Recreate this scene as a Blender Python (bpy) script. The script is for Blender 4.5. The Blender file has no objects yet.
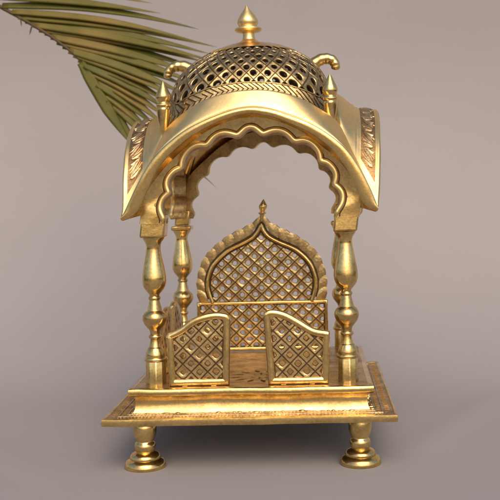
import bpy, bmesh, math, random
from mathutils import Vector, noise
random.seed(7)
C = bpy.context.scene
COL = C.collection
MM = 0.001
PI = math.pi
GROUND = -57.5

# ------------------------------------------------------------------ helpers
def lerp(a, b, t): return a + (b - a) * t
def sstep(a, b, x):
    t = max(0.0, min(1.0, (x - a) / (b - a))); return t * t * (3 - 2 * t)

def cast(p, amp=1.0):
    """slight lean of the roof and the unevenness of hand casting, in mm"""
    x, y, z = p
    k = 0.012 * sstep(60, 183, z) + 0.016 * sstep(183, 235, z)
    x2 = x + 4.5 * sstep(175, 225, z)
    z2 = z + k * x
    n = noise.noise_vector(Vector((x, y, z)) / 38.0)
    n2 = noise.noise_vector(Vector((x + 300, y, z)) / 13.0)
    return Vector((x2, y, z2)) + n * (0.55 * amp) + n2 * (0.22 * amp)

def mesh_obj(name, verts, faces, mats, parent=None, origin=(0, 0, 0), mat_idx=None, amp=1.0,
             angle=38, smooth=True, warp=True, bevel=0, subsurf=0, merge=0.02):
    vs = [cast(v, amp) if warp else Vector(v) for v in verts]
    o0 = Vector(origin)
    me = bpy.data.meshes.new(name)
    me.from_pydata([(v - o0) * MM for v in vs], [], faces)
    if not isinstance(mats, (list, tuple)): mats = [mats]
    for m in mats: me.materials.append(m)
    if mat_idx:
        me.polygons.foreach_set('material_index', mat_idx)
    bm = bmesh.new(); bm.from_mesh(me)
    if merge: bmesh.ops.remove_doubles(bm, verts=bm.verts, dist=merge * MM)
    bmesh.ops.recalc_face_normals(bm, faces=bm.faces)
    bm.to_mesh(me); bm.free()
    if smooth:
        me.polygons.foreach_set('use_smooth', [True] * len(me.polygons))
        if not subsurf: me.set_sharp_from_angle(angle=math.radians(angle))
    o = bpy.data.objects.new(name, me); COL.objects.link(o)
    o.location = o0 * MM
    if parent:
        o.parent = parent
        pw = Vector((0, 0, 0)); q = parent
        while q: pw += q.location; q = q.parent
        o.location = o0 * MM - pw
    if bevel:
        b = o.modifiers.new('bevel', 'BEVEL'); b.width = bevel * MM; b.segments = 3
        b.limit_method = 'ANGLE'; b.angle_limit = math.radians(35)
    if subsurf:
        s = o.modifiers.new('sub', 'SUBSURF'); s.levels = s.render_levels = subsurf
    return o

def lathe(profile, cx, cy, seg=40, facets=None):
    """profile: (z, r) bottom to top"""
    V, F = [], []
    for (z, r) in profile:
        for i in range(seg):
            a = 2 * PI * i / seg
            V.append((cx + r * math.cos(a), cy + r * math.sin(a), z))
    n = len(profile)
    for j in range(n - 1):
        for i in range(seg):
            i2 = (i + 1) % seg
            F.append((j * seg + i, j * seg + i2, (j + 1) * seg + i2, (j + 1) * seg + i))
    F.append(tuple(range(seg))[::-1]); F.append(tuple((n - 1) * seg + i for i in range(seg)))
    return V, F

def cr(pts, per=5):
    """Catmull-Rom through points (any dimension)"""
    out = []
    n = len(pts)
    for i in range(n - 1):
        p0 = pts[max(i - 1, 0)]; p1 = pts[i]; p2 = pts[i + 1]; p3 = pts[min(i + 2, n - 1)]
        for k in range(per):
            t = k / per
            out.append(tuple(0.5 * ((2 * b) + (-a + c) * t + (2 * a - 5 * b + 4 * c - d) * t * t + (-a + 3 * b - 3 * c + d) * t ** 3)
                             for a, b, c, d in zip(p0, p1, p2, p3)))
    out.append(tuple(pts[-1]))
    return out

def resample(pts, n):
    L = [0]
    for a, b in zip(pts, pts[1:]): L.append(L[-1] + math.dist(a, b))
    out = []; j = 0
    for i in range(n):
        s = L[-1] * i / (n - 1)
        while j < len(L) - 2 and L[j + 1] < s: j += 1
        t = (s - L[j]) / max(L[j + 1] - L[j], 1e-9)
        out.append(tuple(lerp(a, b, t) for a, b in zip(pts[j], pts[j + 1])))
    return out

def box(x0, x1, y0, y1, z0, z1, n=1, taper=0):
    """box with each side cut in n so that the casting unevenness shows"""
    V, F, idx = [], [], {}
    def vid(i, j, k):
        if (i, j, k) not in idx:
            idx[(i, j, k)] = len(V); 
            t = taper * k
            V.append((lerp(x0 - 0, x1, i / n), lerp(y0, y1, j / n), lerp(z0, z1, k)))
        return idx[(i, j, k)]
    for i in range(n):
        for j in range(n):
            F.append((vid(i, j, 0), vid(i, j + 1, 0), vid(i + 1, j + 1, 0), vid(i + 1, j, 0)))
            F.append((vid(i, j, 1), vid(i + 1, j, 1), vid(i + 1, j + 1, 1), vid(i, j + 1, 1)))
    for i in range(n):
        F.append((vid(i, 0, 0), vid(i + 1, 0, 0), vid(i + 1, 0, 1), vid(i, 0, 1)))
        F.append((vid(i, n, 0), vid(i, n, 1), vid(i + 1, n, 1), vid(i + 1, n, 0)))
        F.append((vid(0, i, 0), vid(0, i, 1), vid(0, i + 1, 1), vid(0, i + 1, 0)))
        F.append((vid(n, i, 0), vid(n, i + 1, 0), vid(n, i + 1, 1), vid(n, i, 1)))
    return V, F

def join(*vf):
    V, F = [], []
    for v, f in vf:
        o = len(V); V += list(v); F += [tuple(i + o for i in q) for q in f]
    return V, F

def tube(path, radii, seg=12, up=None, flat=1.0):
    V, F = [], []
    n = len(path)
    for i, p in enumerate(path):
        a = Vector(path[max(i - 1, 0)]); b = Vector(path[min(i + 1, n - 1)])
        t = (b - a).normalized()
        u = up if up else Vector((0, 1, 0))
        s = t.cross(u)
        if s.length < 1e-4: s = Vector((1, 0, 0))
        s.normalize(); w = s.cross(t)
        r = radii[i] if isinstance(radii, (list, tuple)) else radii
        for k in range(seg):
            an = 2 * PI * k / seg
            V.append(tuple(Vector(p) + s * (r * math.cos(an)) + w * (r * flat * math.sin(an))))
    for i in range(n - 1):
        for k in range(seg):
            k2 = (k + 1) % seg
            F.append((i * seg + k, i * seg + k2, (i + 1) * seg + k2, (i + 1) * seg + k))
    F.append(tuple(range(seg))); F.append(tuple((n - 1) * seg + k for k in range(seg))[::-1])
    return V, F

# ------------------------------------------------------------------ materials
def nodes(m):
    m.use_nodes = True
    nt = m.node_tree
    return nt, nt.nodes['Principled BSDF'] if 'Principled BSDF' in nt.nodes else nt.nodes.new('ShaderNodeBsdfPrincipled')

def brass(name, col, dark, patina=0.35, rough=(0.2, 0.38), bump=0.25, bump_scale=220, engraved=0.0, eng_scale=160, metallic=1.0):
    m = bpy.data.materials.new(name)
    nt, b = nodes(m); N = nt.nodes; L = nt.links
    tc = N.new('ShaderNodeTexCoord'); geo = N.new('ShaderNodeNewGeometry')
    pos = geo.outputs['Position']
    n1 = N.new('ShaderNodeTexNoise'); n1.inputs['Scale'].default_value = 45; n1.inputs['Detail'].default_value = 8; n1.inputs['Roughness'].default_value = 0.65
    n2 = N.new('ShaderNodeTexNoise'); n2.inputs['Scale'].default_value = 420; n2.inputs['Detail'].default_value = 6
    n3 = N.new('ShaderNodeTexNoise'); n3.inputs['Scale'].default_value = bump_scale; n3.inputs['Detail'].default_value = 3
    for n in (n1, n2, n3): L.new(pos, n.inputs['Vector'])
    add = N.new('ShaderNodeMath'); add.operation = 'MULTIPLY_ADD'; add.inputs[1].default_value = 0.45
    L.new(n2.outputs['Fac'], add.inputs[0]); L.new(n1.outputs['Fac'], add.inputs[2])
    r = N.new('ShaderNodeValToRGB')
    r.color_ramp.elements[0].position = 0.58; r.color_ramp.elements[0].color = (0, 0, 0, 1)
    r.color_ramp.elements[1].position = 0.98; r.color_ramp.elements[1].color = (1, 1, 1, 1)
    L.new(add.outputs[0], r.inputs['Fac'])
    mx = N.new('ShaderNodeMix'); mx.data_type = 'RGBA'
    sc = N.new('ShaderNodeMath'); sc.operation = 'MULTIPLY'; sc.inputs[1].default_value = patina
    L.new(r.outputs['Color'], sc.inputs[0])
    L.new(sc.outputs[0], mx.inputs['Factor'])
    mx.inputs['A'].default_value = (*col, 1); mx.inputs['B'].default_value = (*dark, 1)
    out_col = mx.outputs['Result']
    mr = N.new('ShaderNodeMapRange'); mr.inputs['To Min'].default_value = rough[0]; mr.inputs['To Max'].default_value = rough[1]
    mr.inputs['From Min'].default_value = 0.35; mr.inputs['From Max'].default_value = 0.7
    L.new(n1.outputs['Fac'], mr.inputs['Value']); L.new(mr.outputs['Result'], b.inputs['Roughness'])
    bp = N.new('ShaderNodeBump'); bp.inputs['Strength'].default_value = bump; bp.inputs['Distance'].default_value = 0.0008
    L.new(n3.outputs['Fac'], bp.inputs['Height'])
    bp2 = N.new('ShaderNodeBump'); bp2.inputs['Strength'].default_value = 0.12; bp2.inputs['Distance'].default_value = 0.0004
    L.new(n2.outputs['Fac'], bp2.inputs['Height']); L.new(bp.outputs['Normal'], bp2.inputs['Normal'])
    last = bp2
    if engraved:
        vo = N.new('ShaderNodeTexVoronoi'); vo.feature = 'DISTANCE_TO_EDGE'; vo.inputs['Scale'].default_value = eng_scale
        n4 = N.new('ShaderNodeTexNoise'); n4.inputs['Scale'].default_value = 180; n4.inputs['Detail'].default_value = 2
        L.new(pos, n4.inputs['Vector'])
        ma = N.new('ShaderNodeMixRGB'); ma.blend_type = 'ADD'; ma.inputs['Fac'].default_value = 0.012
        L.new(pos, ma.inputs['Color1']); L.new(n4.outputs['Color'], ma.inputs['Color2'])
        L.new(ma.outputs['Color'], vo.inputs['Vector'])
        rr = N.new('ShaderNodeValToRGB')
        rr.color_ramp.elements[0].position = 0.03; rr.color_ramp.elements[1].position = 0.16
        L.new(vo.outputs['Distance'], rr.inputs['Fac'])
        bp3 = N.new('ShaderNodeBump'); bp3.inputs['Strength'].default_value = engraved; bp3.inputs['Distance'].default_value = 0.0012
        L.new(rr.outputs['Color'], bp3.inputs['Height']); L.new(bp2.outputs['Normal'], bp3.inputs['Normal'])
        last = bp3
        m2 = N.new('ShaderNodeMix'); m2.data_type = 'RGBA'
        inv = N.new('ShaderNodeMath'); inv.operation = 'MULTIPLY_ADD'; inv.inputs[1].default_value = -0.7 * engraved; inv.inputs[2].default_value = 0.7 * engraved
        L.new(rr.outputs['Color'], inv.inputs[0]); L.new(inv.outputs[0], m2.inputs['Factor'])
        L.new(out_col, m2.inputs['A']); m2.inputs['B'].default_value = (*dark, 1)
        out_col = m2.outputs['Result']
    L.new(out_col, b.inputs['Base Color'])
    L.new(last.outputs['Normal'], b.inputs['Normal'])
    b.inputs['Metallic'].default_value = metallic
    return m

GOLD = (0.83, 0.595, 0.235); BROWN = (0.20, 0.115, 0.04)
M_pol = brass('polished_brass', GOLD, BROWN, 0.65, (0.15, 0.32), 0.36, 60)
M_col = brass('turned_brass', GOLD, BROWN, 0.7, (0.13, 0.30), 0.26, 70)
M_eave = brass('buffed_brass', (0.91, 0.67, 0.29), BROWN, 0.25, (0.32, 0.46), 0.22, 80)
M_lip = brass('rolled_lip_brass', (0.84, 0.60, 0.24), BROWN, 0.5, (0.18, 0.32), 0.2, 60)
M_aged = brass('aged_brass', (0.66, 0.48, 0.25), (0.17, 0.10, 0.04), 0.85, (0.30, 0.5), 0.5, 300)
M_lat = brass('lattice_brass', (0.66, 0.49, 0.235), BROWN, 0.9, (0.28, 0.45), 0.4, 320)
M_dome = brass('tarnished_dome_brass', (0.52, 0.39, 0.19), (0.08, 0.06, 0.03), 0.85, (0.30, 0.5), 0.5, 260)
M_eng = brass('engraved_brass', (0.78, 0.58, 0.28), (0.10, 0.06, 0.03), 0.5, (0.3, 0.45), 0.4, 260, )
M_cast = brass('rough_cast_brass', (0.52, 0.34, 0.14), (0.12, 0.08, 0.03), 0.9, (0.34, 0.55), 0.9, 110)
M_tick = brass('worn_engraving', (0.36, 0.23, 0.10), (0.12, 0.07, 0.03), 0.8, (0.4, 0.6), 0.5, 300)
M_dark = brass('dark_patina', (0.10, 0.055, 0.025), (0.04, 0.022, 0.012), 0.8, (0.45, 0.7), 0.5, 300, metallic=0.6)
M_plate = brass('plate_brass', (0.62, 0.46, 0.23), (0.12, 0.07, 0.035), 0.9, (0.32, 0.5), 0.6, 260, engraved=0.22, eng_scale=300)

def backdrop_material():
    m = bpy.data.materials.new('backdrop_paper'); nt, b = nodes(m); N = nt.nodes; L = nt.links
    geo = N.new('ShaderNodeNewGeometry')
    n1 = N.new('ShaderNodeTexNoise'); n1.inputs['Scale'].default_value = 3.0; n1.inputs['Detail'].default_value = 5
    n2 = N.new('ShaderNodeTexNoise'); n2.inputs['Scale'].default_value = 260; n2.inputs['Detail'].default_value = 4
    L.new(geo.outputs['Position'], n1.inputs['Vector']); L.new(geo.outputs['Position'], n2.inputs['Vector'])
    r = N.new('ShaderNodeValToRGB')
    r.color_ramp.elements[0].position = 0.3; r.color_ramp.elements[0].color = (*BACK_A, 1)
    r.color_ramp.elements[1].position = 0.7; r.color_ramp.elements[1].color = (*BACK_B, 1)
    L.new(n1.outputs['Fac'], r.inputs['Fac'])
    mx = N.new('ShaderNodeMix'); mx.data_type = 'RGBA'; mx.blend_type = 'MULTIPLY'; mx.inputs['Factor'].default_value = 0.06
    L.new(r.outputs['Color'], mx.inputs['A']); L.new(n2.outputs['Color'], mx.inputs['B'])
    L.new(mx.outputs['Result'], b.inputs['Base Color'])
    b.inputs['Roughness'].default_value = 0.9; b.inputs['Specular IOR Level'].default_value = 0.15
    bp = N.new('ShaderNodeBump'); bp.inputs['Strength'].default_value = 0.12; bp.inputs['Distance'].default_value = 0.0005
    L.new(n2.outputs['Fac'], bp.inputs['Height']); L.new(bp.outputs['Normal'], b.inputs['Normal'])
    return m
BACK_A = (0.286, 0.270, 0.268); BACK_B = (0.308, 0.290, 0.286)

def leaf_material(name, a, b_):
    m = bpy.data.materials.new(name); nt, b = nodes(m); N = nt.nodes; L = nt.links
    geo = N.new('ShaderNodeNewGeometry')
    n = N.new('ShaderNodeTexNoise'); n.inputs['Scale'].default_value = 22; n.inputs['Detail'].default_value = 5
    L.new(geo.outputs['Position'], n.inputs['Vector'])
    r = N.new('ShaderNodeValToRGB')
    r.color_ramp.elements[0].position = 0.35; r.color_ramp.elements[0].color = (*a, 1)
    r.color_ramp.elements[1].position = 0.68; r.color_ramp.elements[1].color = (*b_, 1)
    oi = N.new('ShaderNodeObjectInfo'); ad = N.new('ShaderNodeMath'); ad.operation = 'MULTIPLY_ADD'; ad.inputs[1].default_value = 0.3
    L.new(oi.outputs['Random'], ad.inputs[0]); L.new(n.outputs['Fac'], ad.inputs[2])
    sb = N.new('ShaderNodeMath'); sb.operation = 'SUBTRACT'; sb.inputs[1].default_value = 0.13; L.new(ad.outputs[0], sb.inputs[0])
    L.new(sb.outputs[0], r.inputs['Fac']); L.new(r.outputs['Color'], b.inputs['Base Color'])
    b.inputs['Roughness'].default_value = 0.5; b.inputs['Specular IOR Level'].default_value = 0.35
    tr = N.new('ShaderNodeBsdfTranslucent'); L.new(r.outputs['Color'], tr.inputs['Color'])
    mix = N.new('ShaderNodeMixShader'); mix.inputs['Fac'].default_value = 0.4
    out = N['Material Output']
    L.new(b.outputs['BSDF'], mix.inputs[1]); L.new(tr.outputs['BSDF'], mix.inputs[2]); L.new(mix.outputs[0], out.inputs['Surface'])
    return m
M_back = backdrop_material()
M_leaf = leaf_material('palm_leaf', (0.165, 0.150, 0.022), (0.29, 0.205, 0.045))
M_leafd = leaf_material('palm_leaf_dark', (0.115, 0.120, 0.015), (0.20, 0.170, 0.028))
M_rach = leaf_material('palm_rachis', (0.11, 0.085, 0.03), (0.17, 0.10, 0.05))

# ------------------------------------------------------------------ setting
def make_backdrop():
    prof = []
    y0, yb, R, top = -2600, 190, 640, 1700
    for i in range(12): prof.append((lerp(y0, -420, i / 11), GROUND))
    for i in range(1, 41): prof.append((lerp(-420, yb, i / 40), GROUND))
    for i in range(1, 25):
        a = i / 24 * PI / 2
        prof.append((yb + R * math.sin(a), GROUND + R * (1 - math.cos(a))))
    for i in range(1, 8): prof.append((yb + R, lerp(GROUND + R, top, i / 7)))
    V, F = [], []
    xs = sorted(set([lerp(-2300, 2300, i / 30) for i in range(31)] + [lerp(-500, 500, i / 100) for i in range(101)])); nx = len(xs) - 1
    for (y, z) in prof:
        for i in range(nx + 1):
            x = xs[i]
            w = noise.noise(Vector((x, y, z)) / 420.0) * 3.0 * sstep(300, 500, y)
            f1 = 2.2 * math.exp(-((x - 0.55 * (y + 100) - 150) / 26) ** 2) * sstep(-160, -40, y) * (1 - sstep(120, 330, y)) * sstep(150, 190, x)
            f2 = 1.6 * math.exp(-((x + 0.9 * (y + 0) + 330) / 30) ** 2) * (1 - sstep(100, 400, y)) * sstep(-300, -100, y) * (1 - sstep(-230, -170, x))
            V.append((x, y + w, z + f1 + f2))
    for j in range(len(prof) - 1):
        for i in range(nx):
            a = j * (nx + 1) + i
            F.append((a, a + 1, a + nx + 2, a + nx + 1))
    o = mesh_obj('backdrop', V, F, M_back, warp=False, angle=80)
    o['kind'] = 'structure'
    o['label'] = 'plain warm grey backdrop sweeping from the floor up behind the brass pavilion'
make_backdrop()

# ------------------------------------------------------------------ pavilion
root = bpy.data.objects.new('brass_shrine', None); COL.objects.link(root)
root.location = (0, 0, GROUND * MM)
root['label'] = 'polished brass domed shrine with scalloped arches and four columns on a footed square base'
root['category'] = 'shrine'

# base plate -----------------------------------------------------------------
V, F = box(-147, 147, -147, 147, -6, 0, 24)
plate = mesh_obj('base_plate', V, F, [M_plate], root, (0, 0, -3), bevel=1.0, amp=0.9)
# polished edge of the plate
V, F = [], []
ring = [(-147.6, -5.4), (-148.2, -3.2), (-147.6, -0.6)]
def square_loop(h, n=24):
    pts = []
    for k in range(n): pts.append((lerp(-h, h, k / n), -h))
    for k in range(n): pts.append((h, lerp(-h, h, k / n)))
    for k in range(n): pts.append((lerp(h, -h, k / n), h))
    for k in range(n): pts.append((-h, lerp(h, -h, k / n)))
    return pts
def square_ring(prof, n=24, closed=True):
    """prof: (half side, z) list swept round a square"""
    V, F = [], []; m = 4 * n
    for (h, z) in prof:
        for (x, y) in square_loop(h, n): V.append((x, y, z))
    k = len(prof)
    for j in range(k if closed else k - 1):
        j2 = (j + 1) % k
        for i in range(m):
            i2 = (i + 1) % m
            F.append((j * m + i, j * m + i2, j2 * m + i2, j2 * m + i))
    return V, F
V, F = square_ring([(146.5, -6.6), (148.3, -6.4), (149.0, -3.2), (148.4, 0.4), (146.2, 1.0), (145.2, 0.3), (145.4, -3)])
mesh_obj('plate_rim', V, F, M_pol, plate, (0, 0, -3), amp=0.9)
# engraved border: ticks and guide lines
V, F = [], []
def rib(cx, cy, dx, dy, l, w, z=0.15, h=0.5):
    l2, w2 = l / 2, w / 2; nx, ny = -dy, dx
    pts = [(cx - dx * l2 - nx * w2, cy - dy * l2 - ny * w2), (cx + dx * l2 - nx * w2, cy + dy * l2 - ny * w2),
           (cx + dx * l2 + nx * w2, cy + dy * l2 + ny * w2), (cx - dx * l2 + nx * w2, cy - dy * l2 + ny * w2)]
    o = len(V)
    for p in pts: V.append((p[0], p[1], -0.3))
    for p in pts: V.append((lerp(p[0], cx, .12), lerp(p[1], cy, .12), z + h))
    for a, b_ in ((0, 1), (1, 2), (2, 3), (3, 0)): F.append((o + a, o + b_, o + b_ + 4, o + a + 4))
    F.append((o + 4, o + 5, o + 6, o + 7))
rr = random.Random(3)
for side in range(4):
    c, s = [(1, 0), (0, 1), (-1, 0), (0, -1)][side]
    for k in range(-37, 38):
        if rr.random() < 0.06: continue
        for off, l in ((139.5, 5.5), (130.5, 4.0)):
            u = k * 3.6 + rr.uniform(-.3, .3)
            if abs(u) > off: continue
            px, py = u, -off
            X, Y = px * c - py * s, px * s + py * c
            rib(X, Y, -s, c, l * rr.uniform(.8, 1.1), rr.uniform(.9, 1.4))
mesh_obj('engraved_border', V, F, M_tick, plate, (0, 0, 0), amp=0.9, smooth=False)
V, F = join(square_ring([(135.2, -.3), (135.0, .8), (134.0, .8), (133.8, -.3)]), square_ring([(127.2, -.3), (127, .8), (126, .8), (125.8, -.3)]))
mesh_obj('border_line', V, F, M_aged, plate, (0, 0, 0), amp=0.9)

# plinth: moulded lower step, overhanging slab -------------------------------
V, F = square_ring([(122.0, -0.5), (122.0, .8), (121.2, 2.0), (120.2, 4.5), (119.5, 9), (119.4, 13), (120.2, 16), (121.6, 17.6), (122.0, 18.2)], closed=False)
plinth = mesh_obj('plinth', V, F, M_pol, root, (0, 0, 0), amp=1.6, angle=60)
V, F = square_ring([(118, 17.2), (124.6, 17.6), (125.6, 18.6), (126.0, 21), (125.9, 24.2), (124.9, 25.6), (120.5, 25.9)], closed=False)
slab_edge = mesh_obj('slab_edge', V, F, M_pol, plinth, (0, 0, 18), amp=1.5, angle=60)
V, F = box(-121.5, 121.5, -121.5, 121.5, 20, 25.8, 30)
floor_o = mesh_obj('platform_floor', V, F, M_aged, plinth, (0, 0, 25), amp=1.5, bevel=0.8)
# solder bead along the foot of the plinth
V, F = [], []
rr = random.Random(5)
pts = square_loop(123.5, 46)
for i in range(len(pts)):
    a = pts[i]; rad = rr.choice((.5, .7, .9, 1.2, 1.2, 1.7)) * rr.uniform(.8, 1.2); st = rr.uniform(1.2, 3.4)
    if rr.random() < .3: continue
    a = (a[0] + rr.uniform(-1.5, 1.5), a[1] + rr.uniform(-1.2, .4))
    o = len(V); S = 8
    for j in range(5):
        ph = PI / 2 * j / 4.0
        for k in range(S):
            an = 2 * PI * k / S
            V.append((a[0] + rad * st * math.cos(ph) * math.cos(an), a[1] + rad * 1.3 * math.cos(ph) * math.sin(an), 0.1 + rad * math.sin(ph)))
    for j in range(4):
        for k in range(S):
            F.append((o + j * S + k, o + j * S + (k + 1) % S, o + (j + 1) * S + (k + 1) % S, o + (j + 1) * S + k))
mesh_obj('solder_bead', V, F, M_pol, plinth, (0, 0, 0), amp=0.9, angle=180)
# engraved lotus motif on the platform
V, F = [], []
def petal_flat(cx, cy, ang, L_, W_, z):
    o = len(V); n = 10
    V.append((cx, cy, z))
    for i in range(n):
        t = 2 * PI * i / n
        u = L_ / 2 * math.cos(t); v = W_ / 2 * math.sin(t) * (1 - .35 * math.cos(t))
        V.append((cx + u * math.cos(ang) - v * math.sin(ang), cy + u * math.sin(ang) + v * math.cos(ang), z - .1))
    for i in range(n): F.append((o, o + 1 + i, o + 1 + (i + 1) % n))
for k in range(12):
    a = 2 * PI * k / 12 + .2
    petal_flat(6 + 27 * math.cos(a), -62 + 27 * math.sin(a), a, 15, 5.5, 27.1)
for k in range(8):
    a = 2 * PI * k / 8
    petal_flat(6 + 11 * math.cos(a), -62 + 11 * math.sin(a), a, 9, 3, 27.1)
mesh_obj('lotus_engraving', V, F, M_aged, plinth, (0, -62, 26), amp=0.0 + 1.5, smooth=False)

# feet -----------------------------------------------------------------------
foot_p = [(-5, 10.2), (-10, 10.5), (-12, 11.6), (-17, 12.2), (-22, 12.0), (-26.5, 10.6), (-29.6, 9.0), (-30.6, 9.0), (-32, 10.3), (-35.5, 11.2),
          (-39, 10.6), (-41, 9.6), (-41.6, 10.6), (-42.6, 13.2), (-44.2, 15.0), (-46.2, 16.0), (-47.6, 16.2), (-48.2, 15.9), (-48.7, 16.6), (-49.8, 18.8), (-51.6, 20.6), (-54.4, 21.4), (-56.4, 21.6), (-57.3, 21.0), (-57.5, 19)]
for sy in (-1, 1):
    for sx in (-1, 1):
        V, F = lathe([(z, r) for z, r in foot_p][::-1], sx * 112, sy * 112, 48)
        mesh_obj('foot', V, F, M_col, root, (sx * 112, sy * 112, GROUND), amp=0.5, angle=50)

# columns --------------------------------------------------------------------
col_p = [(55.2, 10.2), (56.5, 10.3), (59, 10.0), (61.5, 9.2), (64, 8.1), (65, 7.6), (65.6, 6.6), (68, 6.0), (71.5, 5.3), (74.0, 5.2), (74.9, 6.4), (76.3, 7.0), (77.7, 6.6),
         (78.6, 5.3), (80.5, 5.1), (83, 5.8), (86, 8.2), (89.5, 11.0), (93, 12.5), (96, 12.9), (99, 12.4), (101.6, 11.0), (103.4, 9.0), (104.2, 7.8), (105.4, 7.5),
         (108, 6.9), (112, 5.9), (115.2, 5.2), (116.2, 6.0), (117.6, 6.6), (119.0, 6.1), (119.8, 5.2), (121.4, 5.4), (123, 6.8), (124.4, 8.0), (125.4, 8.6), (126.2, 9.4),
         (129, 11.2), (132, 12.2), (135.5, 12.7), (140, 12.5), (146, 11.7), (152, 10.7), (158, 9.5), (164, 8.3), (169, 7.5), (173, 7.4), (176, 8.2), (178.6, 9.8), (180.4, 11.0), (181.8, 11.3)]
cyl_p = [(25.0, 11.0), (26.2, 11.0), (50.5, 10.8), (51.3, 10.4)]
ring_p = [(50.6, 10.2), (51.4, 11.7), (53, 12.3), (54.6, 11.8), (55.3, 10.2)]
for sy in (-1, 1):
    for sx in (-1, 1):
        cx, cy = sx * 101, sy * 101
        V, F = lathe(col_p, cx, cy, 56)
        co = mesh_obj('column', V, F, M_col, root, (cx, cy, 26), amp=0.7, angle=40)
        V, F = lathe(cyl_p, cx, cy, 9)
        mesh_obj('column_base', V, F, M_col, co, (cx, cy, 26), amp=0.4, angle=30, bevel=0.8)
        V, F = lathe(ring_p, cx, cy, 40)
        mesh_obj('collar_ring', V, F, M_pol, co, (cx, cy, 53), amp=0.4, angle=60)
        V, F = box(cx - 12.6, cx + 12.6, cy - 12.6, cy + 12.6, 182, 187.5 if sy > 0 else 206.5, 3)
        if sy > 0: V, F = join((V, F), box(cx - 9, cx + 9, cy - 9, cy + 9, 188, 208, 3))
        mesh_obj('capital', V, F, M_pol, co, (cx, cy, 182), amp=1.4, bevel=2.0)

# scalloped arches -----------------------------------------------------------
lobes = [[(0, 294.5), (-5, 293.2), (-9, 290), (-13.4, 286.0)],
         [(-13.4, 286.0), (-21.7, 289.3), (-31, 289.2), (-40, 284.6), (-45.9, 276.7)],
         [(-45.9, 276.7), (-54.2, 278.2), (-62.5, 275.5), (-69.3, 268.9), (-72.6, 261.5), (-72.9, 255)],
         [(-72.9, 255), (-79.0, 253.5), (-84.6, 248.2), (-88.0, 241.8), (-88.2, 235), (-86.0, 229.3)],
         [(-86.0, 229.3), (-90.6, 226), (-94.0, 221.5), (-95.6, 216), (-95.0, 210.5), (-92.4, 205), (-90, 200.5), (-89.4, 196.5)]]
half = []
for lb in lobes:
    c_ = cr(lb, 5)
    half += c_ if not half else c_[1:]
scal = half[::-1][:-1] + [(-x, z) for x, z in half]         # left to right
scal = [(-abs(x) if i < len(half) - 1 else abs(x), z) for i, (x, z) in enumerate(scal)]
for _ in range(5):
    scal = [scal[0]] + [((a[0] + 2 * b[0] + c[0]) / 4, (a[1] + 2 * b[1] + c[1]) / 4) for a, b, c in zip(scal, scal[1:], scal[2:])] + [scal[-1]]
_in = []
for i, p in enumerate(scal):
    a = scal[max(i - 1, 0)]; b = scal[min(i + 1, len(scal) - 1)]
    t = Vector((b[0] - a[0], b[1] - a[1])).normalized()
    k_ = 1.6 * min(1, i / 8, (len(scal) - 1 - i) / 8)
    _in.append((p[0] + t.y * k_, p[1] - t.x * k_))
scal = _in
outer_pts = [(-113.4, 196.2), (-114, 206), (-114, 219), (-109, 231), (-93, 252), (-75, 270), (-54, 287), (-30, 299), (0, 304.5)]
outer_pts = outer_pts + [(-x, z) for x, z in outer_pts[-2::-1]]
outer_c = cr(outer_pts, 12)
def outer_at(p):
    """outer point in the direction from (0,196) through p"""
    best = None; ang = math.atan2(p[1] - 196, p[0])
    for a, b in zip(outer_c, outer_c[1:]):
        aa = math.atan2(a[1] - 196, a[0]); ab = math.atan2(b[1] - 196, b[0])
        if ab - 1e-9 <= ang <= aa + 1e-9:
            t = (aa - ang) / max(aa - ab, 1e-9)
            return (lerp(a[0], b[0], t), lerp(a[1], b[1], t))
    return outer_c[0] if p[0] < 0 else outer_c[-1]

def orient(side):
    """maps (along, outward, z): side 0 front, 1 right, 2 back, 3 left"""
    if side == 0: return lambda u, o, z: (u, -o, z)
    if side == 1: return lambda u, o, z: (o, u, z)
    if side == 2: return lambda u, o, z: (-u, o, z)
    return lambda u, o, z: (-o, -u, z)

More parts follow.
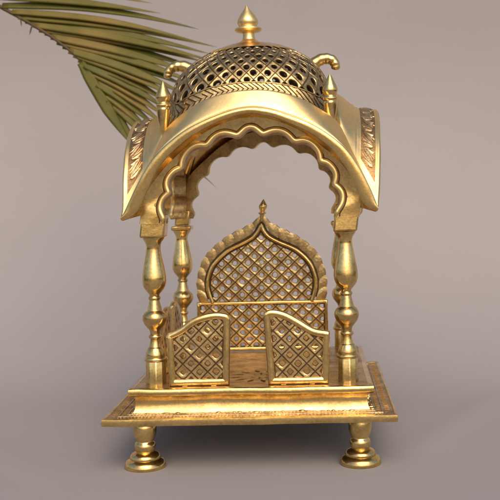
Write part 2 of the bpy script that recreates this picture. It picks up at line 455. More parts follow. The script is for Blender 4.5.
for side in range(4):
    f = orient(side)
    rings = []
    for p in scal:
        q = outer_at(p)
        g = lambda t: (lerp(p[0], q[0], t), lerp(p[1], q[1], t))
        m1 = g(.33); m2 = g(.66)
        dx, dz = p[0] * 0.02, (p[1] - 196) * 0.02
        fw = 1.8 * (1 - sstep(206, 228, p[1]))
        rings.append([f(p[0], 113 + fw, p[1]), f(m1[0], 113.2 + fw, m1[1]), f(m2[0], 114.2 + fw * .7, m2[1]), f(q[0], 114.2 + 3.1 * sstep(205, 235, q[1]), q[1]),
                      f(q[0], 97, q[1]), f(m1[0], 97, m1[1]), f(p[0] * .985, 97.0, 196 + (p[1] - 196) * .975), f(p[0] * .985, 101.0, 196 + (p[1] - 196) * .975)])
    V = [v for r_ in rings for v in r_]; F = []; k = 8
    for i in range(len(rings) - 1):
        for j in range(k):
            j2 = (j + 1) % k
            F.append((i * k + j, i * k + j2, (i + 1) * k + j2, (i + 1) * k + j))
    F.append(tuple(range(k))); F.append(tuple((len(rings) - 1) * k + j for j in range(k)))
    MI = [1 if (n_ % 8) >= 3 else 0 for n_ in range(len(F) - 2)] + [1, 1]
    arch = mesh_obj('scalloped_arch', V, F, [M_pol, M_cast], root, f(0, 105, 206), mat_idx=MI, amp=1.4, angle=35)
    # raised bead that follows the scallops
    path = []
    for i, p in enumerate(scal):
        a = scal[max(i - 1, 0)]; b = scal[min(i + 1, len(scal) - 1)]
        t = Vector((b[0] - a[0], b[1] - a[1])).normalized()
        nrm = Vector((-t.y, t.x))
        path.append(f(p[0] + nrm.x * 1.4, 113.6 + 1.5 * (1 - sstep(206, 228, p[1])), p[1] + nrm.y * 1.4))
    NP = len(path)
    V, F = tube(path, [3.2 * max(.15, min(1, i / 6, (NP - 1 - i) / 6)) for i in range(NP)], 10, up=Vector(f(0, 1, 0)))
    mesh_obj('scallop_bead', V, F, M_eave, arch, f(0, 113, 206), amp=1.6, angle=180)
    # thin dark engraved line just outside the bead
    path = []
    for i, p in enumerate(scal):
        a = scal[max(i - 1, 0)]; b = scal[min(i + 1, len(scal) - 1)]
        t = Vector((b[0] - a[0], b[1] - a[1])).normalized(); nrm = Vector((-t.y, t.x))
        path.append(f(p[0] + nrm.x * 4.9, 113.1 + 1.8 * (1 - sstep(206, 228, p[1])), p[1] + nrm.y * 4.9))
    V, F = tube(path, 0.75, 6, up=Vector(f(0, 1, 0)))
    mesh_obj('engraved_line', V, F, M_dark, arch, f(0, 113, 206), amp=1.6, angle=180)

# eaves ----------------------------------------------------------------------
def sym(pts, per=6):
    full = pts + [(-x, *r) for x, *r in pts[-2::-1]]
    return resample(cr(full, per), 49)
I_ = sym([(-94, 292), (-86, 302.5), (-69, 315.4), (-51, 325.5), (-34, 331.8), (-17, 335), (0, 336)])
R_ = sym([(-130.5, 207), (-119.5, 231), (-108.5, 251.5), (-96, 268), (-82, 280.5), (-66, 291.3), (-51, 298.5), (-32, 306), (-15, 310.6), (0, 312)])
U_ = sym([(-114, 206), (-114, 218), (-109, 230), (-93, 250.5), (-75, 268), (-54, 284.8), (-30, 297), (0, 302.3)])
def idip(m):
    m = abs(m)
    for a, b in zip(I_, I_[1:]):
        if a[0] <= -m <= b[0]:
            return 336 - lerp(a[1], b[1], (-m - a[0]) / (b[0] - a[0]))
    return 336 - I_[0][1]
for side in range(4):
    f = orient(side)
    flank = side in (1, 3)
    V, F = [], []; k = None
    rows = []
    for i in range(49):
        t = abs(i - 24) / 24.0                              # 0 centre .. 1 corner
        ix, iz = I_[i]; rx, rz = R_[i]; ux, uz = U_[i]
        yo = lerp(138.5, 130.5, t ** 2)
        a = R_[max(i - 1, 0)]; b = R_[min(i + 1, 48)]
        tg = Vector((b[0] - a[0], b[1] - a[1])).normalized(); nin = Vector((tg.y, -tg.x))
        th = lerp(6.2, 14.0, t ** .9)
        end = sstep(.8, 1, t)
        iy = 94
        w = 1 - t ** 3
        if flank:
            rz2 = rz + 3 * w
            def mid(q, up):
                dip = 8.0 * w * min(1, q / .45) * (1 if q < .5 else (1 - q) / .5)
                return (lerp(ix, rx, q), lerp(94, yo, q), lerp(iz, rz2, q) - dip + up * w)
            mids = [mid(.18, 0), mid(.36, 0), mid(.395, 1.6), mid(.43, -.4), mid(.47, 1.4), mid(.51, -.2), mid(.72, .6), mid(.92, -.2), mid(.955, 1.2)]
            eng_from, eng_to = 8, 9
        else:
            iy = 94 + 35 * (1 - t ** 2.4); iz -= 4.5 * (1 - t ** 2)
            rz2 = rz
            mids = [(lerp(ix, rx, q), lerp(iy, yo, q), lerp(iz, rz, q) + .5 * w * math.sin(q * PI)) for q in (.06, .3, .6, .84)] + [(lerp(ix, rx, .93), lerp(iy, yo, .93) - .2, lerp(iz, rz, .93) - .3), (lerp(ix, rx, .965), lerp(iy, yo, .965) - 1.2 * w, lerp(iz, rz, .965) - 1.4 * w)]
        lipx, lipz = rx + nin.x * th, rz2 + nin.y * th
        yl = yo - 1.0
        # at the very corner everything stays on the diagonal
        def dg(x, y): return (x, y) if t < 0.999 else (math.copysign(y, x), y)
        sec = []
        def put(x, y, z):
            x, y = dg(x, y); sec.append(f(x, y, z))
        put(ix * .84, 80, iz - 3)
        if not flank: put(ix * .96, 90, iz + .5 * w)
        else: put(ix * .96, 90, iz - .5)
        put(ix, iy, iz)
        for m_ in mids: put(*m_)
        put(rx, yo - 0.3, rz2 + .3)
        put(rx + nin.x * th * .25, yo + 1.2, rz2 + nin.y * th * .25)
        put(rx + nin.x * th * .8, yo + .8, rz2 + nin.y * th * .8)
        put(lipx, yl, lipz)
        put(lerp(lipx, ux, .15), lerp(yl, 113.5, .15), lerp(lipz, uz, .15) + 1.2 * (1 - end))
        put(lerp(lipx, ux, .6), lerp(yl, 113.5, .6), lerp(lipz, uz, .6) + 1.8 * (1 - end))
        put(ux, 113.5, uz)
        put(ux * .96, 108, uz + 1)
        k = len(sec); nm = 3 + len(mids)
        V += sec; rows.append(sec)
    MI = []
    for i in range(48):
        for j in range(k):
            j2 = (j + 1) % k
            F.append((i * k + j, i * k + j2, (i + 1) * k + j2, (i + 1) * k + j))
            MI.append(1 if flank and j in (8, 9) and 1 < i < 46 else (2 if j >= nm else 0))
    eave = mesh_obj('curved_eave', V, F, [M_eave, M_tick, M_lip], root, f(0, 115, 300), mat_idx=MI, amp=1.3, subsurf=2)
    if flank:
        def on_band(u, v, h=0.0):
            # u along the arch (row index), v 0..1 across the engraved band
            u = max(2, min(45.99, u)); i = int(u); fr = u - i
            def pt(r_):
                a = Vector(r_[8]); b = Vector(r_[9]); c_ = Vector(r_[10])
                return a.lerp(b, v * 2) if v < .5 else b.lerp(c_, v * 2 - 1)
            p = pt(rows[i]).lerp(pt(rows[i + 1]), fr)
            tg = (Vector(rows[i + 1][9]) - Vector(rows[i][9])); ac = Vector(rows[i][10]) - Vector(rows[i][8])
            n = tg.cross(ac).normalized()
            if n.z < 0: n = -n
            return tuple(p + n * h)
        n_p = 23; vine = []
        for q in range(n_p * 8 + 1):
            u = 3 + 42 * q / (n_p * 8)
            vine.append(on_band(u, .5 + .24 * math.sin(q / 8 * PI), .5))
        V, F = tube(vine, 0.6, 6)
        mesh_obj('vine_relief', V, F, M_aged, eave, f(0, 125, 315), amp=1.3, angle=180)
        V, F = [], []
        def blade(u0, v0, du, dv, wd):
            o = len(V); m = 7
            for q in range(m + 1):
                t_ = q / m; ww = .42 * wd * math.sin(min(1, t_ * .9 + .08) * PI) ** .8
                cu, cv_ = u0 + du * t_, v0 + dv * t_
                for sgn, hh in ((-1, -.1), (-.4, .9), (.4, .9), (1, -.1)):
                    V.append(on_band(cu - sgn * ww * dv * 2.2, cv_ + sgn * ww * du * .10, hh))
            for q in range(m):
                for e in range(3): F.append((o + q * 4 + e, o + q * 4 + e + 1, o + q * 4 + e + 5, o + q * 4 + e + 4))
        for q in range(n_p):
            u = 3 + 42 * (q + .5) / n_p; sg = 1 if q % 2 == 0 else -1
            blade(u, .5 + .22 * sg, -.8, -.5 * sg, 1.0)
            blade(u + .1, .5 + .2 * sg, .8, -.52 * sg, 1.0)
            blade(u, .5 + .1 * sg, .05, -.5 * sg, .7)
            blade(u - .5, .5 - .3 * sg, .6, .1 * sg, .8)
        mesh_obj('leaf_relief', V, F, M_aged, eave, f(0, 125, 315), amp=1.3, angle=180, merge=0)

# dome -----------------------------------------------------------------------
DR, DH, DZ = 94.0, 70.5, 329.0
_tab = [(0, 0)]
for i in range(1, 201):
    p0 = (i - 1) / 200 * PI / 2; p1 = i / 200 * PI / 2
    _tab.append((_tab[-1][0] + math.hypot(DR * (math.cos(p1) - math.cos(p0)), DH * (math.sin(p1) - math.sin(p0))), p1))
ARC = _tab[-1][0]
def psi_of(s):
    s = max(0, min(ARC, s)); i = min(199, int(s / ARC * 200))
    while i > 0 and _tab[i][0] > s: i -= 1
    while i < 199 and _tab[i + 1][0] < s: i += 1
    a, b = _tab[i], _tab[i + 1]
    return lerp(a[1], b[1], (s - a[0]) / (b[0] - a[0]))
def dome0(phi, s):
    psi = psi_of(s)
    p = lerp(5.0, 2.0, sstep(-10, 85, s))
    c, sn = math.cos(phi), math.sin(phi)
    k = (abs(c) ** p + abs(sn) ** p) ** (-1 / p)
    r = DR * math.cos(psi)
    x, y = r * c * k, r * sn * k
    m = min(abs(c), abs(sn)) * k * 94 * 1.06
    return Vector((x * .955 - 4.5, y, DZ + DH * math.sin(psi) - idip(min(m, 93)) * math.exp(-max(s, 0) / 24)))
def dome(phi, s, h=0.0):
    p = dome0(phi, s)
    if h:
        a = dome0(phi + .01, s) - dome0(phi - .01, s); b = dome0(phi, min(s + 1, ARC - .01)) - dome0(phi, max(s - 1, 0))
        n = a.cross(b).normalized(); p = p + n * h
    return tuple(p)

JR = random.Random(21)
def diamond_cell(cx, cy, a, b, r, fmap, V, F, MI, square=False, th=3.0, up=0.9, n=16, inner_dark=False):
    """pad with a hole; fmap(u,v,h)->xyz"""
    base = len(V)
    jr = r * JR.uniform(.86, 1.12); ju = up * JR.uniform(.6, 1.35); jx, jy = JR.uniform(-.35, .35), JR.uniform(-.35, .35)
    def pt(ang, mode, k):
        c, s = math.cos(ang), math.sin(ang)
        d = 1.0 / (abs(c) / a + abs(s) / b)
        if mode == 'd': return d * k
        if square:
            q = (abs(c) ** 1.25 + abs(s) ** 1.25) ** (-1 / 1.25)
            return jr * k * q
        return jr * k * (1 + .07 * math.sin(2 * ang + jx * 9))
    levels = [('d', 1.0, -th), ('d', 1.0, 0.0), ('d', .945, 0.0), ('d', .88, ju), ('h', 1.28, ju), ('h', 1.05, ju * .4), ('h', 1.0, 0.0), ('h', 1.0, -th)]
    for (mode, k, h) in levels:
        for i in range(n):
            ang = 2 * PI * i / n
            rad = pt(ang, mode, k)
            if mode == 'h' : rad = min(rad, pt(ang, 'd', .80))
            ox, oy = (jx, jy) if mode == 'h' else (0, 0)
            V.append(fmap(cx + ox + rad * math.cos(ang), cy + oy + rad * math.sin(ang), h))
    for j in range(len(levels)):
        j2 = (j + 1) % len(levels)
        if j == 0: continue                                    # shared border between cells: no wall
        for i in range(n):
            i2 = (i + 1) % n
            F.append((base + j * n + i, base + j * n + i2, base + j2 * n + i2, base + j2 * n + i))
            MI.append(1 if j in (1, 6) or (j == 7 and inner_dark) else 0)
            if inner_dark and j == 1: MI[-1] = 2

NC = 36
V, F, MI = [], [], []
row_s = 8.3; s_first = 17.2; row_n = 7
for rw in range(row_n):
    s = s_first + rw * row_s
    for cidx in range(NC):
        ph = 2 * PI * (cidx + (0.5 if rw % 2 else 0)) / NC
        rr_ = 3.4 * (1 - 0.055 * rw)
        rad_loc = DR * math.cos(psi_of(s))
        # work in (arc-x, arc-y) mm then convert x to angle
        aw = PI / NC * rad_loc
        diamond_cell(0, 0, aw, row_s, rr_, (lambda u, v, h, ph=ph, s=s, R=rad_loc: dome(ph + u / R, s + v, h)), V, F, MI, th=2.6, up=0.7, inner_dark=True)
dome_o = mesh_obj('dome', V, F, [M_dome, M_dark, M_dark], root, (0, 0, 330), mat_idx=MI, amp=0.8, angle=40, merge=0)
# plain cap above the lattice, and the lower edge that carries the herringbone
def dome_strip(s0, s1, ns, h0, h1, nphi=144, bottom=True):
    V, F = [], []
    lay = [(lerp(s0, s1, j / ns), lerp(h0, h1, j / ns)) for j in range(ns + 1)]
    lay = [(s0, -2.5)] + lay + ([(s1, -2.5)] if s1 < ARC - 2 else [])
    for (s, h) in lay:
        for i in range(nphi): V.append(dome(2 * PI * i / nphi, s, h))
    for j in range(len(lay) - 1):
        for i in range(nphi):
            i2 = (i + 1) % nphi
            F.append((j * nphi + i, j * nphi + i2, (j + 1) * nphi + i2, (j + 1) * nphi + i))
    return V, F
V, F = dome_strip(s_first + (row_n - .15) * row_s, ARC - 1, 10, 1.0, 0.6)
mesh_obj('dome_cap', V, F, M_pol, dome_o, (0, 0, 385), amp=0.8, angle=50)
V, F = dome_strip(0.2, 14.0, 5, 0.0, 0.0)
band = mesh_obj('herringbone_band', V, F, M_dark, dome_o, (0, 0, 330), amp=0.8, angle=50)
V, F = [], []
NCH = 108
for c_i in range(NCH):
    ph0 = 2 * PI * c_i / NCH; w = 2 * PI / NCH
    if True:
        for half_ in (0, 1):
            # slanted bars; upper and lower halves mirror to make the chevron
            s0, s1 = (1.2, 7.2) if half_ == 0 else (13.2, 7.4)
            nseg = 3; o = len(V)
            for q in range(nseg + 1):
                s = lerp(s0, s1, q / nseg); pc = ph0 + w * 1.5 * q / nseg
                for (du, h) in ((0, -.3), (.08, 1.0), (.74, 1.0), (.82, -.3)):
                    V.append(dome(pc + du * w, s, h))
            for q in range(nseg):
                for e in range(3):
                    F.append((o + q * 4 + e, o + q * 4 + e + 1, o + (q + 1) * 4 + e + 1, o + (q + 1) * 4 + e))
            F.append((o, o + 1, o + 2, o + 3)); F.append(tuple(o + nseg * 4 + e for e in range(4)))
mesh_obj('herringbone_relief', V, F, M_dome, band, (0, 0, 330), amp=0.8, smooth=False, merge=0)
V, F = tube([dome(2 * PI * i / 145, 14.3, .5) for i in range(145)] + [dome(0, 14.3, .5)], 1.0, 6, up=Vector((0, 0, 1)))
mesh_obj('dome_ridge', V, F, M_dome, dome_o, (0, 0, 340), amp=0.8, angle=180)

# top finial -----------------------------------------------------------------
fin = [(396, 24), (398.4, 21), (399.6, 16), (401, 12.5), (402.5, 10), (404, 7.8), (408, 6.8), (411, 6.6), (412, 7.5), (412.8, 11), (413.8, 14.5), (415.4, 16), (417, 15.4), (418, 12.4), (418.8, 10.2), (419.6, 10.2),
       (421, 11.2), (424, 12.1), (427, 11.7), (431, 9.6), (435, 6.8), (439, 3.8), (442.5, 1.6), (444.4, 0.3)]
V, F = lathe(fin, 0, 0, 48)
V = [(x - 7 - 2.2 * sstep(392, 444, z), y, z) for x, y, z in V]
mesh_obj('top_finial', V, F, M_eave, root, (-7, 0, 394), amp=0.5, angle=35)

# corner finials -------------------------------------------------------------
cf = [(289, 1.0), (291, 2.6), (296, 4.2), (302, 5.6), (308, 6.6), (313, 7.2), (316, 7.4), (317.5, 6.4), (318.5, 6.4), (319.3, 7.6), (320.8, 8.1), (322.3, 7.7), (323.2, 6.2), (324.2, 6.0),
      (326, 7.2), (329, 8.3), (331.5, 8.0), (335, 6.7), (339, 4.8), (343, 2.9), (346.3, 1.0)]
for sy in (-1, 1):
    for sx in (-1, 1):
        cx, cy = (-92.5 if sx < 0 else 84), sy * 97
        V, F = lathe(cf, cx, cy, 32)
        if sx < 0: V = [(x, y, z + 1.5) for x, y, z in V]
        mesh_obj('corner_finial', V, F, M_pol, root, (cx, cy, 290), amp=0.5, angle=35)

# scroll horns on the dome flanks -------------------------------------------
for sx in (-1, 1):
    pts = [(-64, 364), (-73, 371), (-83, 376.5), (-92, 377.5), (-99, 375), (-102.5, 369.5), (-102.5, 364)]
    pts = cr(pts, 5)
    if sx > 0: pts = [(x * .90, z) for x, z in pts]
    path = [((-x if sx > 0 else x), 0, z) for x, z in pts]
    n = len(path)
    rad = []
    for i in range(n):
        t = i / (n - 1)
        r_ = lerp(7.6, 4.4, t) + (0.6 * abs(math.sin(t * PI * 7)))
        if t > .9: r_ *= math.sqrt(max(0.03, 1 - ((t - .9) / .1) ** 2 * .8))
        rad.append(r_)
    V, F = tube(path, rad, 16)
    mesh_obj('scroll_horn', V, F, M_pol, root, (sx * 84, 0, 372), amp=0.6, angle=60)

# flat panels with lattice ---------------------------------------------------
def inset(poly, d):
    n = len(poly); out = []
    area = sum(poly[i][0] * poly[(i + 1) % n][1] - poly[(i + 1) % n][0] * poly[i][1] for i in range(n))
    sgn = 1 if area > 0 else -1
    for i in range(n):
        p0, p1, p2 = (Vector(poly[i - 1]), Vector(poly[i]), Vector(poly[(i + 1) % n]))
        d1 = (p1 - p0).normalized(); d2 = (p2 - p1).normalized()
        n1 = Vector((-d1.y, d1.x)) * sgn; n2 = Vector((-d2.y, d2.x)) * sgn
        b = (n1 + n2); b = b / max(b.length, 1e-6)
        k = d / max(b.dot(n1), .4)
        out.append(tuple(p1 + b * k))
    return out
def inside(poly, x, y):
    c = False; n = len(poly)
    for i in range(n):
        x0, y0 = poly[i]; x1, y1 = poly[(i + 1) % n]
        if (y0 > y) != (y1 > y) and x < (x1 - x0) * (y - y0) / (y1 - y0) + x0: c = not c
    return c
def nearest(poly, x, y):
    best = None; n = len(poly)
    for i in range(n):
        ax, ay = poly[i]; bx, by = poly[(i + 1) % n]
        dx, dy = bx - ax, by - ay; L2 = dx * dx + dy * dy
        t = max(0, min(1, ((x - ax) * dx + (y - ay) * dy) / L2)) if L2 else 0
        qx, qy = ax + dx * t, ay + dy * t
        d = (qx - x) ** 2 + (qy - y) ** 2
        if best is None or d < best[0]: best = (d, qx, qy)
    return best[1], best[2]
def frame_ring(poly, prof, fmap):
    """prof: (inset distance, height) closed section"""
    V, F = [], []; n = len(poly)
    for (d, h) in prof:
        for (u, v) in (inset(poly, d) if abs(d) > 1e-6 else poly): V.append(fmap(u, v, h))
    k = len(prof)
    for j in range(k):
        j2 = (j + 1) % k
        for i in range(n):
            i2 = (i + 1) % n
            F.append((j * n + i, j * n + i2, j2 * n + i2, j2 * n + i))
    return V, F
def lattice(poly, a, b, r, fmap, u0=0, v0=0, square=False, th=2.6, up=0.8):
    V, F, MI = [], [], []
    us = [p[0] for p in poly]; vs = [p[1] for p in poly]
    def cl(u, v, h):
        if not inside(poly, u, v): u, v = nearest(poly, u, v)
        return fmap(u, v, h)
    nv = int((max(vs) - min(vs)) / b) + 4
    for j in range(-nv, nv + 1):
        v = v0 + j * b
        if v < min(vs) - b or v > max(vs) + b: continue
        for i in range(-30, 31):
            u = u0 + (i * 2 + (j % 2)) * a
            if not any(inside(poly, u + du * a * .75, v + dv * b * .75) for du, dv in ((0, 0), (1, 0), (-1, 0), (0, 1), (0, -1))): continue
            diamond_cell(u, v, a, b, r, cl, V, F, MI, square=square, th=th, up=up)
    return V, F, MI

def poly_dense(poly, step=4):
    out = []
    n = len(poly)
    for i in range(n):
        a = poly[i]; b = poly[(i + 1) % n]
        k = max(1, int(math.dist(a, b) / step))
        for q in range(k): out.append((lerp(a[0], b[0], q / k), lerp(a[1], b[1], q / k)))
    return out

FR = [(0, -2.4), (0, 1.6), (0.9, 2.8), (3.6, 3.4), (6.2, 2.8), (7.2, 1.4), (7.4, -2.4)]
def railing(poly, fmap, origin, label=None, a=8.6, b=8.6, r=3.1, u0=0, v0=60):
    pd = poly_dense(poly, 5)
    inner = inset(pd, 6.4)
    V, F, MI = lattice(inner, a, b, r, fmap, u0, v0, square=True, th=2.4, up=1.0)
    p = mesh_obj('railing_panel', V, F, [M_lat, M_dark], root, origin, mat_idx=MI, amp=0.9, angle=40, merge=0)
    V, F = frame_ring(pd, FR, fmap)
    mesh_obj('panel_frame', V, F, M_pol, p, origin, amp=1.2, angle=60)
    V, F = frame_ring(inset(pd, 7.1), [(0, -1), (0, 0.75), (1.2, 0.75), (1.2, -1)], fmap)
    mesh_obj('frame_groove', V, F, M_dark, p, origin, amp=1.2, angle=30)
    # small lugs that hold the panel to the floor
    us = [q[0] for q in poly]
    lugs = []
    for t in (.28, .72):
        u = lerp(min(us), max(us), t)
        vv, ff = box(0, 1, 0, 1, 0, 1, 1)
        mesh_obj('mounting_lug', [fmap(u - 3 + 6 * x, 24.6 + 2.4 * z, -1.5 + 3 * y) for x, y, z in vv], ff, M_pol, p, origin, amp=0.9, bevel=.6)
    return p
cv = lambda pts: pts
topL = cr([(-87.8, 80.5), (-73.5, 86.8), (-60.8, 95.4), (-46.2, 100.6), (-34, 102), (-23.5, 100.2)], 4)
polyL = [(-22.8, 26.2), (-20.4, 96.8)] + [tuple(p) for p in topL[::-1]] + [(-85.2, 26.2)]
topR = cr([(14.4, 100.3), (22, 103.4), (36, 101), (50.4, 93.5), (64.8, 84.2), (76, 81.6), (82.6, 80.3)], 4)
polyR = [(17.8, 26.2)] + [tuple(p) for p in topR] + [(80.5, 26.2)]
railing(polyL, lambda u, v, h: (u, -112 - h, v), (-54, -112, 27), u0=-53.5, v0=57.5)
railing(polyR, lambda u, v, h: (u, -112 - h, v), (49, -112, 27), u0=41.0, v0=56)
# the flanks carry two panels each, mirrored about the middle
for sx in (-1, 1):
    for sy in (-1, 1):
        pl = [(sy * 84, 28), (sy * 84, 66)] + [(sy * p[0], p[1] * 1.0) for p in cr([(84, 72), (72, 76), (60, 84), (46, 93), (34, 98), (22, 99), (12, 95)], 4)][0:] + [(sy * 12, 28)]
        railing(pl, (lambda u, v, h, sx=sx: (sx * (101 + h), u, v)), (sx * 101, sy * 48, 27), u0=sy * 48, v0=58)

# throne back ----------------------------------------------------------------
YB = 95
fb = lambda u, v, h: (u, YB - h, v)
rect = poly_dense([(-82.5, 28), (82.5, 28), (82.5, 89.5), (-82.5, 89.5)], 6)
V, F, MI = lattice(inset(rect, 3.6), 8.4, 8.0, 2.75, fb, 0, 58, th=2.4, up=.8)
throne = mesh_obj('throne_back', V, F, [M_lat, M_dark], root, (0, YB, 27), mat_idx=MI, amp=0.7, angle=40, merge=0)
V, F = frame_ring(rect, [(0, -2.2), (0, 1.2), (1.0, 2.2), (3.2, 2.2), (4.2, 1.0), (4.2, -2.2)], fb)
mesh_obj('lower_frame', V, F, M_pol, throne, (0, YB, 27), amp=0.7, angle=60)
V, F = frame_ring(inset(rect, 4.1), [(0, -1), (0, 0.6), (1.3, 0.6), (1.3, -1)], fb)
mesh_obj('frame_groove', V, F, M_dark, throne, (0, YB, 27), amp=0.7, angle=30)
mh = cr([(-62.5, 88), (-66.6, 99.5), (-68.3, 110), (-67.2, 121), (-60.3, 137), (-43.5, 153), (-22.5, 163.5), (-9.5, 171), (-3.4, 178.5), (0, 186)], 5)
mold = mh + [(-x, z) for x, z in mh[-2::-1]]
V, F, MI = lattice(mold, 8.4, 8.0, 2.85, fb, 0, 98 + 8, th=2.4, up=.8)
mesh_obj('arched_lattice', V, F, [M_lat, M_dark], throne, (0, YB, 90), mat_idx=MI, amp=0.7, angle=40, merge=0)
V, F = tube([fb(u, v, 1.0) for u, v in mold], 2.7, 10)
mesh_obj('arch_moulding', V, F, M_pol, throne, (0, YB, 90), amp=0.7, angle=180)
def offs(path, d):
    out = []
    for i, p in enumerate(path):
        a = path[max(i - 1, 0)]; b = path[min(i + 1, len(path) - 1)]
        t = Vector((b[0] - a[0], b[1] - a[1])).normalized(); n = Vector((-t.y, t.x))
        out.append((p[0] + n.x * d, p[1] + n.y * d))
    return out
mold_in = offs(mold, -3.4)
V, F = tube([fb(u, v, .6) for u, v in mold_in[3:-3]], 1.0, 6)
W, G = tube([fb(u, v, .2) for u, v in offs(mold, 3.3)[3:-3]], 1.2, 6)
V, F = join((V, F), (W, G))
mesh_obj('moulding_groove', V, F, M_dark, throne, (0, YB, 90), amp=0.7, angle=180)
# leafy border
oh = cr([(-79.5, 89), (-81.5, 100), (-82.2, 112), (-80.5, 124), (-74, 143.5), (-59.5, 160), (-39, 174), (-20, 183), (-8, 190.5), (-2, 197)], 5)
ins = resample(offs(mh, 4.0), 11); outs = resample(oh, 11)
V, F = [], []
def lump(c0, c1, wdir, w, h0):
    """leaf shaped pad between two points on the panel plane"""
    o = len(V); nu, nw = 8, 6
    for i in range(nu + 1):
        t = i / nu
        cx, cz = lerp(c0[0], c1[0], t), lerp(c0[1], c1[1], t)
        ww = w * (0.55 + .45 * math.sin(min(1, t * 1.25 + .1) * PI * .62)) * (1 if t < .8 else math.sqrt(max(0.02, 1 - ((t - .8) / .2) ** 2)))
        for j in range(nw + 1):
            q = -1 + 2 * j / nw
            hh = h0 * (1 - q * q) * (0.6 + .4 * math.sin(t * PI)) + .8 * q * min(1, t * 2)
            V.append(fb(cx + wdir[0] * ww * q, cz + wdir[1] * ww * q, hh))
        V.append(fb(cx + wdir[0] * ww, cz + wdir[1] * ww, -2)); V.append(fb(cx - wdir[0] * ww, cz - wdir[1] * ww, -2))
    m = nw + 3
    for i in range(nu):
        for j in range(m):
            j2 = (j + 1) % m
            F.append((o + i * m + j, o + i * m + j2, o + (i + 1) * m + j2, o + (i + 1) * m + j))
    F.append(tuple(o + j for j in range(m))); F.append(tuple(o + nu * m + j for j in range(m)))
for mir in (1, -1):
    for k in range(10):
        a = ((ins[k][0] + ins[k + 1][0]) / 2, (ins[k][1] + ins[k + 1][1]) / 2)
        b = ((outs[k][0] + outs[k + 1][0]) / 2, (outs[k][1] + outs[k + 1][1]) / 2)
        w = math.dist(outs[k], outs[k + 1]) / 2 * 1.28
        t = Vector((outs[k + 1][0] - outs[k][0], outs[k + 1][1] - outs[k][1])).normalized()
        ext = 1.12
        b2 = (lerp(a[0], b[0], ext) + t.x * 1.2, lerp(a[1], b[1], ext) + t.y * 1.2)
        lump((mir * a[0], a[1]), (mir * b2[0], b2[1]), (mir * t.x, t.y), w, 1.1)
mesh_obj('leaf_border', V, F, M_lat, throne, (0, YB, 90), amp=0.7, angle=60, merge=0)
V, F = lathe([(190, 2.0), (196, 2.6), (199, 3.2), (200, 5.0), (201.4, 5.2), (202.4, 3.0), (204, 3.4), (207, 5.2), (209.5, 5.6), (212, 4.4), (215, 2.4), (218.5, .3)], 0, YB, 24)
mesh_obj('throne_finial', V, F, M_pol, throne, (0, YB, 192), amp=0.4, angle=40)

# ------------------------------------------------------------------ palm frond
frond = bpy.data.objects.new('palm_frond', None); COL.objects.link(frond)
frond['label'] = 'green palm frond with long thin leaflets hanging in behind the dome at upper left'
frond['category'] = 'palm frond'
def at(px, py, Y):
    """measured position in the photograph -> millimetres at the depth Y where the frond hangs"""
    sr = .0209; dx = px - 304.9; dy = py - 196.3
    u = dx - dy * sr; v = dy + u * sr; d = (Y + 1069.4) / 920.6
    return (u * d + 58.2, Y, 220.7 - v * d)
YF = 250
frond.location = Vector(at(0, 8, YF)) * MM
rach = [(-60, -28), (-30, -9), (0, 8), (20, 19), (44, 33.5), (58, 43.5), (71, 54), (82, 66.5), (91, 79), (99, 92), (104, 102)]
rpath = [at(x, y, YF + 4 * math.sin(i)) for i, (x, y) in enumerate(rach)]
rpath = cr(rpath, 4)
V, F = tube(rpath, [lerp(3.2, 1.0, i / (len(rpath) - 1)) for i in range(len(rpath))], 8)
mesh_obj('rachis', V, F, M_rach, frond, at(0, 8, YF), warp=False, angle=180)
def leaflet(b, t, w, sag=4, dy=0, mat=None, tw=0.3, y0=0):
    A = Vector(at(b[0], b[1], YF + y0)); B = Vector(at(t[0], t[1], YF + y0 + dy))
    n = 22; V, F = [], []
    d = (B - A).normalized()
    side = d.cross(Vector((0, 1, 0))).normalized()
    for i in range(n + 1):
        q = i / n
        p = A.lerp(B, q) + Vector((0, 0, 1)) * (sag * math.sin(q * PI))
        ww = w * (0.75 + .25 * sstep(0, .18, q)) * (1 - max(0, q - .55) / .45) ** .75 if q < 1 else 0.05
        ca, sa = math.cos(tw + q * .25), math.sin(tw + q * .25)
        s = side * ca + Vector((0, 1, 0)) * sa
        nn = d.cross(s)
        ripple = .25 * math.sin(i * 1.7)
        for k, hgt in ((-1, 0), (-.5, .42), (0, -.05), (.5, .42), (1, 0)):
            V.append(tuple(p + s * (ww * .5 * k) + nn * (hgt * ww * .35 * (1 if k else 1) + ripple * .2)))
    for i in range(n):
        for k in range(4): F.append((i * 5 + k, i * 5 + k + 1, (i + 1) * 5 + k + 1, (i + 1) * 5 + k))
    o = mesh_obj('leaflet', V, F, mat or M_leaf, frond, tuple(A), warp=False, angle=180, merge=0)
    so = o.modifiers.new('thick', 'SOLIDIFY'); so.thickness = 0.35 * MM
    return o
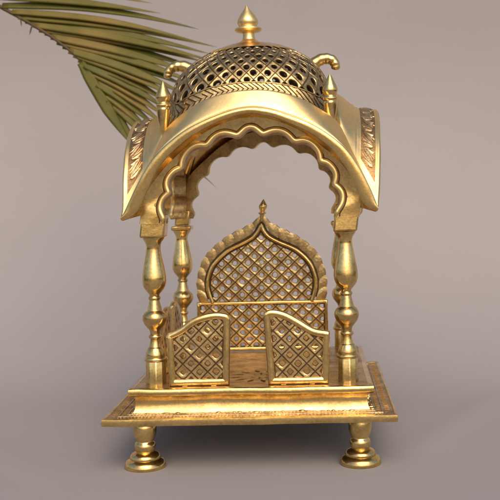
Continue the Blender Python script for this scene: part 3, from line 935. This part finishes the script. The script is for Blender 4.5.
LL = [((-12, -4), (158, 13), 10, 5, M_leafd), ((30, -14), (149, 3), 8, 3, M_leaf), ((-2, 5), (196, 29), 11, 14, M_leafd), ((8, 11), (190, 40), 9, 10, M_leaf),
      ((15, 16), (214, 47), 11, 9, M_leaf), ((22, 20), (208, 54), 11, 8, M_leafd), ((29, 24), (214, 62), 11, 7, M_leaf), ((36, 28.5), (202, 62), 12, 7, M_leaf),
      ((42, 32), (206, 72), 12, 7, M_leafd), ((48, 36), (198, 76), 12, 6, M_leaf), ((54, 41), (196, 84), 12, 6, M_leaf), ((60, 45), (186, 87), 12, 6, M_leafd),
      ((66, 50), (184, 95), 12, 6, M_leaf), ((71, 54), (176, 99), 12, 6, M_leaf), ((76, 59), (172, 106), 12, 6, M_leaf), ((81, 65), (170, 113), 11, 6, M_leafd),
      ((86, 71), (166, 119), 11, 6, M_leaf), ((90, 77), (163, 126), 11, 6, M_leaf), ((94, 84), (158, 131), 10, 5, M_leafd), ((98, 91), (152, 137), 10, 4, M_leaf),
      ((102, 98), (146, 142), 9, 3, M_leaf), ((78, 62), (128, 144), 15, -7, M_leafd), ((86, 72), (137, 150), 13, -3, M_leafd), ((100, 95), (214, 188), 9, 5, M_leafd)]
rr = random.Random(11)
for i, (b, t, w, sg, mt) in enumerate(LL):
    leaflet(b, t, w * (1.15 if i < 21 else 1.15 if i < 23 else .6), sg * .75 + 1, dy=rr.uniform(-4, 8), mat=mt, tw=rr.uniform(.1, .42), y0=(i % 3) * 1.6 - 1)
# short withered stubs along the lower edge of the rachis
for (x, y) in ((17, 18), (28, 26)):
    leaflet((x, y), (x + rr.uniform(-3, 1), y + rr.uniform(4, 9)), 2.2, 0, dy=rr.uniform(-4, 4), mat=M_rach)

# ------------------------------------------------------------------ camera
yaw, roll = -0.015, 0.0209
cam = bpy.data.cameras.new('Camera'); co = bpy.data.objects.new('Camera', cam); COL.objects.link(co)
cx, cy, cz = 58.18, -1069.4, 220.7
c, s = math.cos(-yaw), math.sin(-yaw)
co.location = Vector((cx * c - cy * s, cx * s + cy * c, cz)) * MM
from mathutils import Matrix
Rm = Matrix.Rotation(-yaw, 4, 'Z') @ Matrix.Rotation(PI / 2, 4, 'X') @ Matrix.Rotation(-roll, 4, 'Z')
co.rotation_euler = Rm.to_euler()
cam.sensor_width = 36; cam.lens = 920.6 / 500 * 36
cam.shift_x = -(304.9 - 250) / 500; cam.shift_y = -(250 - 196.3) / 500
cam.clip_start = 0.05; cam.clip_end = 100
cam.dof.use_dof = True; cam.dof.focus_distance = 0.985; cam.dof.aperture_fstop = 11
C.camera = co

# ------------------------------------------------------------------ light
SUN_EL, SUN_AZ = math.radians(42), math.radians(12)     # azimuth: to the right of straight behind the camera
world = bpy.data.worlds.new('World'); C.world = world; world.use_nodes = True
nt = world.node_tree; bg = nt.nodes['Background']
sky = nt.nodes.new('ShaderNodeTexSky'); sky.sky_type = 'NISHITA'; sky.sun_disc = False
sky.sun_elevation = SUN_EL
sd = Vector((math.sin(SUN_AZ) * math.cos(SUN_EL), -math.cos(SUN_AZ) * math.cos(SUN_EL), math.sin(SUN_EL)))   # towards the sun
sky.sun_rotation = math.atan2(sd.x, sd.y)
sky.air_density = 1.0; sky.dust_density = 4.0; sky.ozone_density = 1.0
mul = nt.nodes.new('ShaderNodeMix'); mul.data_type = 'RGBA'; mul.blend_type = 'MULTIPLY'; mul.inputs['Factor'].default_value = 1
mul.inputs['B'].default_value = (1.0, 0.97, 0.97, 1)
nt.links.new(sky.outputs['Color'], mul.inputs['A']); nt.links.new(mul.outputs['Result'], bg.inputs['Color'])
bg.inputs['Strength'].default_value = 0.14
sl = bpy.data.lights.new('Sun', 'SUN'); so = bpy.data.objects.new('Sun', sl); COL.objects.link(so)
sl.energy = 1.2; sl.angle = math.radians(56); sl.color = (1.0, 0.82, 0.61)
so.rotation_euler = sd.to_track_quat('Z', 'Y').to_euler()

C.render.engine = 'CYCLES'
C.cycles.max_bounces = 10; C.cycles.glossy_bounces = 6
C.view_settings.view_transform = 'Standard'; C.view_settings.look = 'None'
C.view_settings.exposure = 0.25; C.view_settings.gamma = 1.0
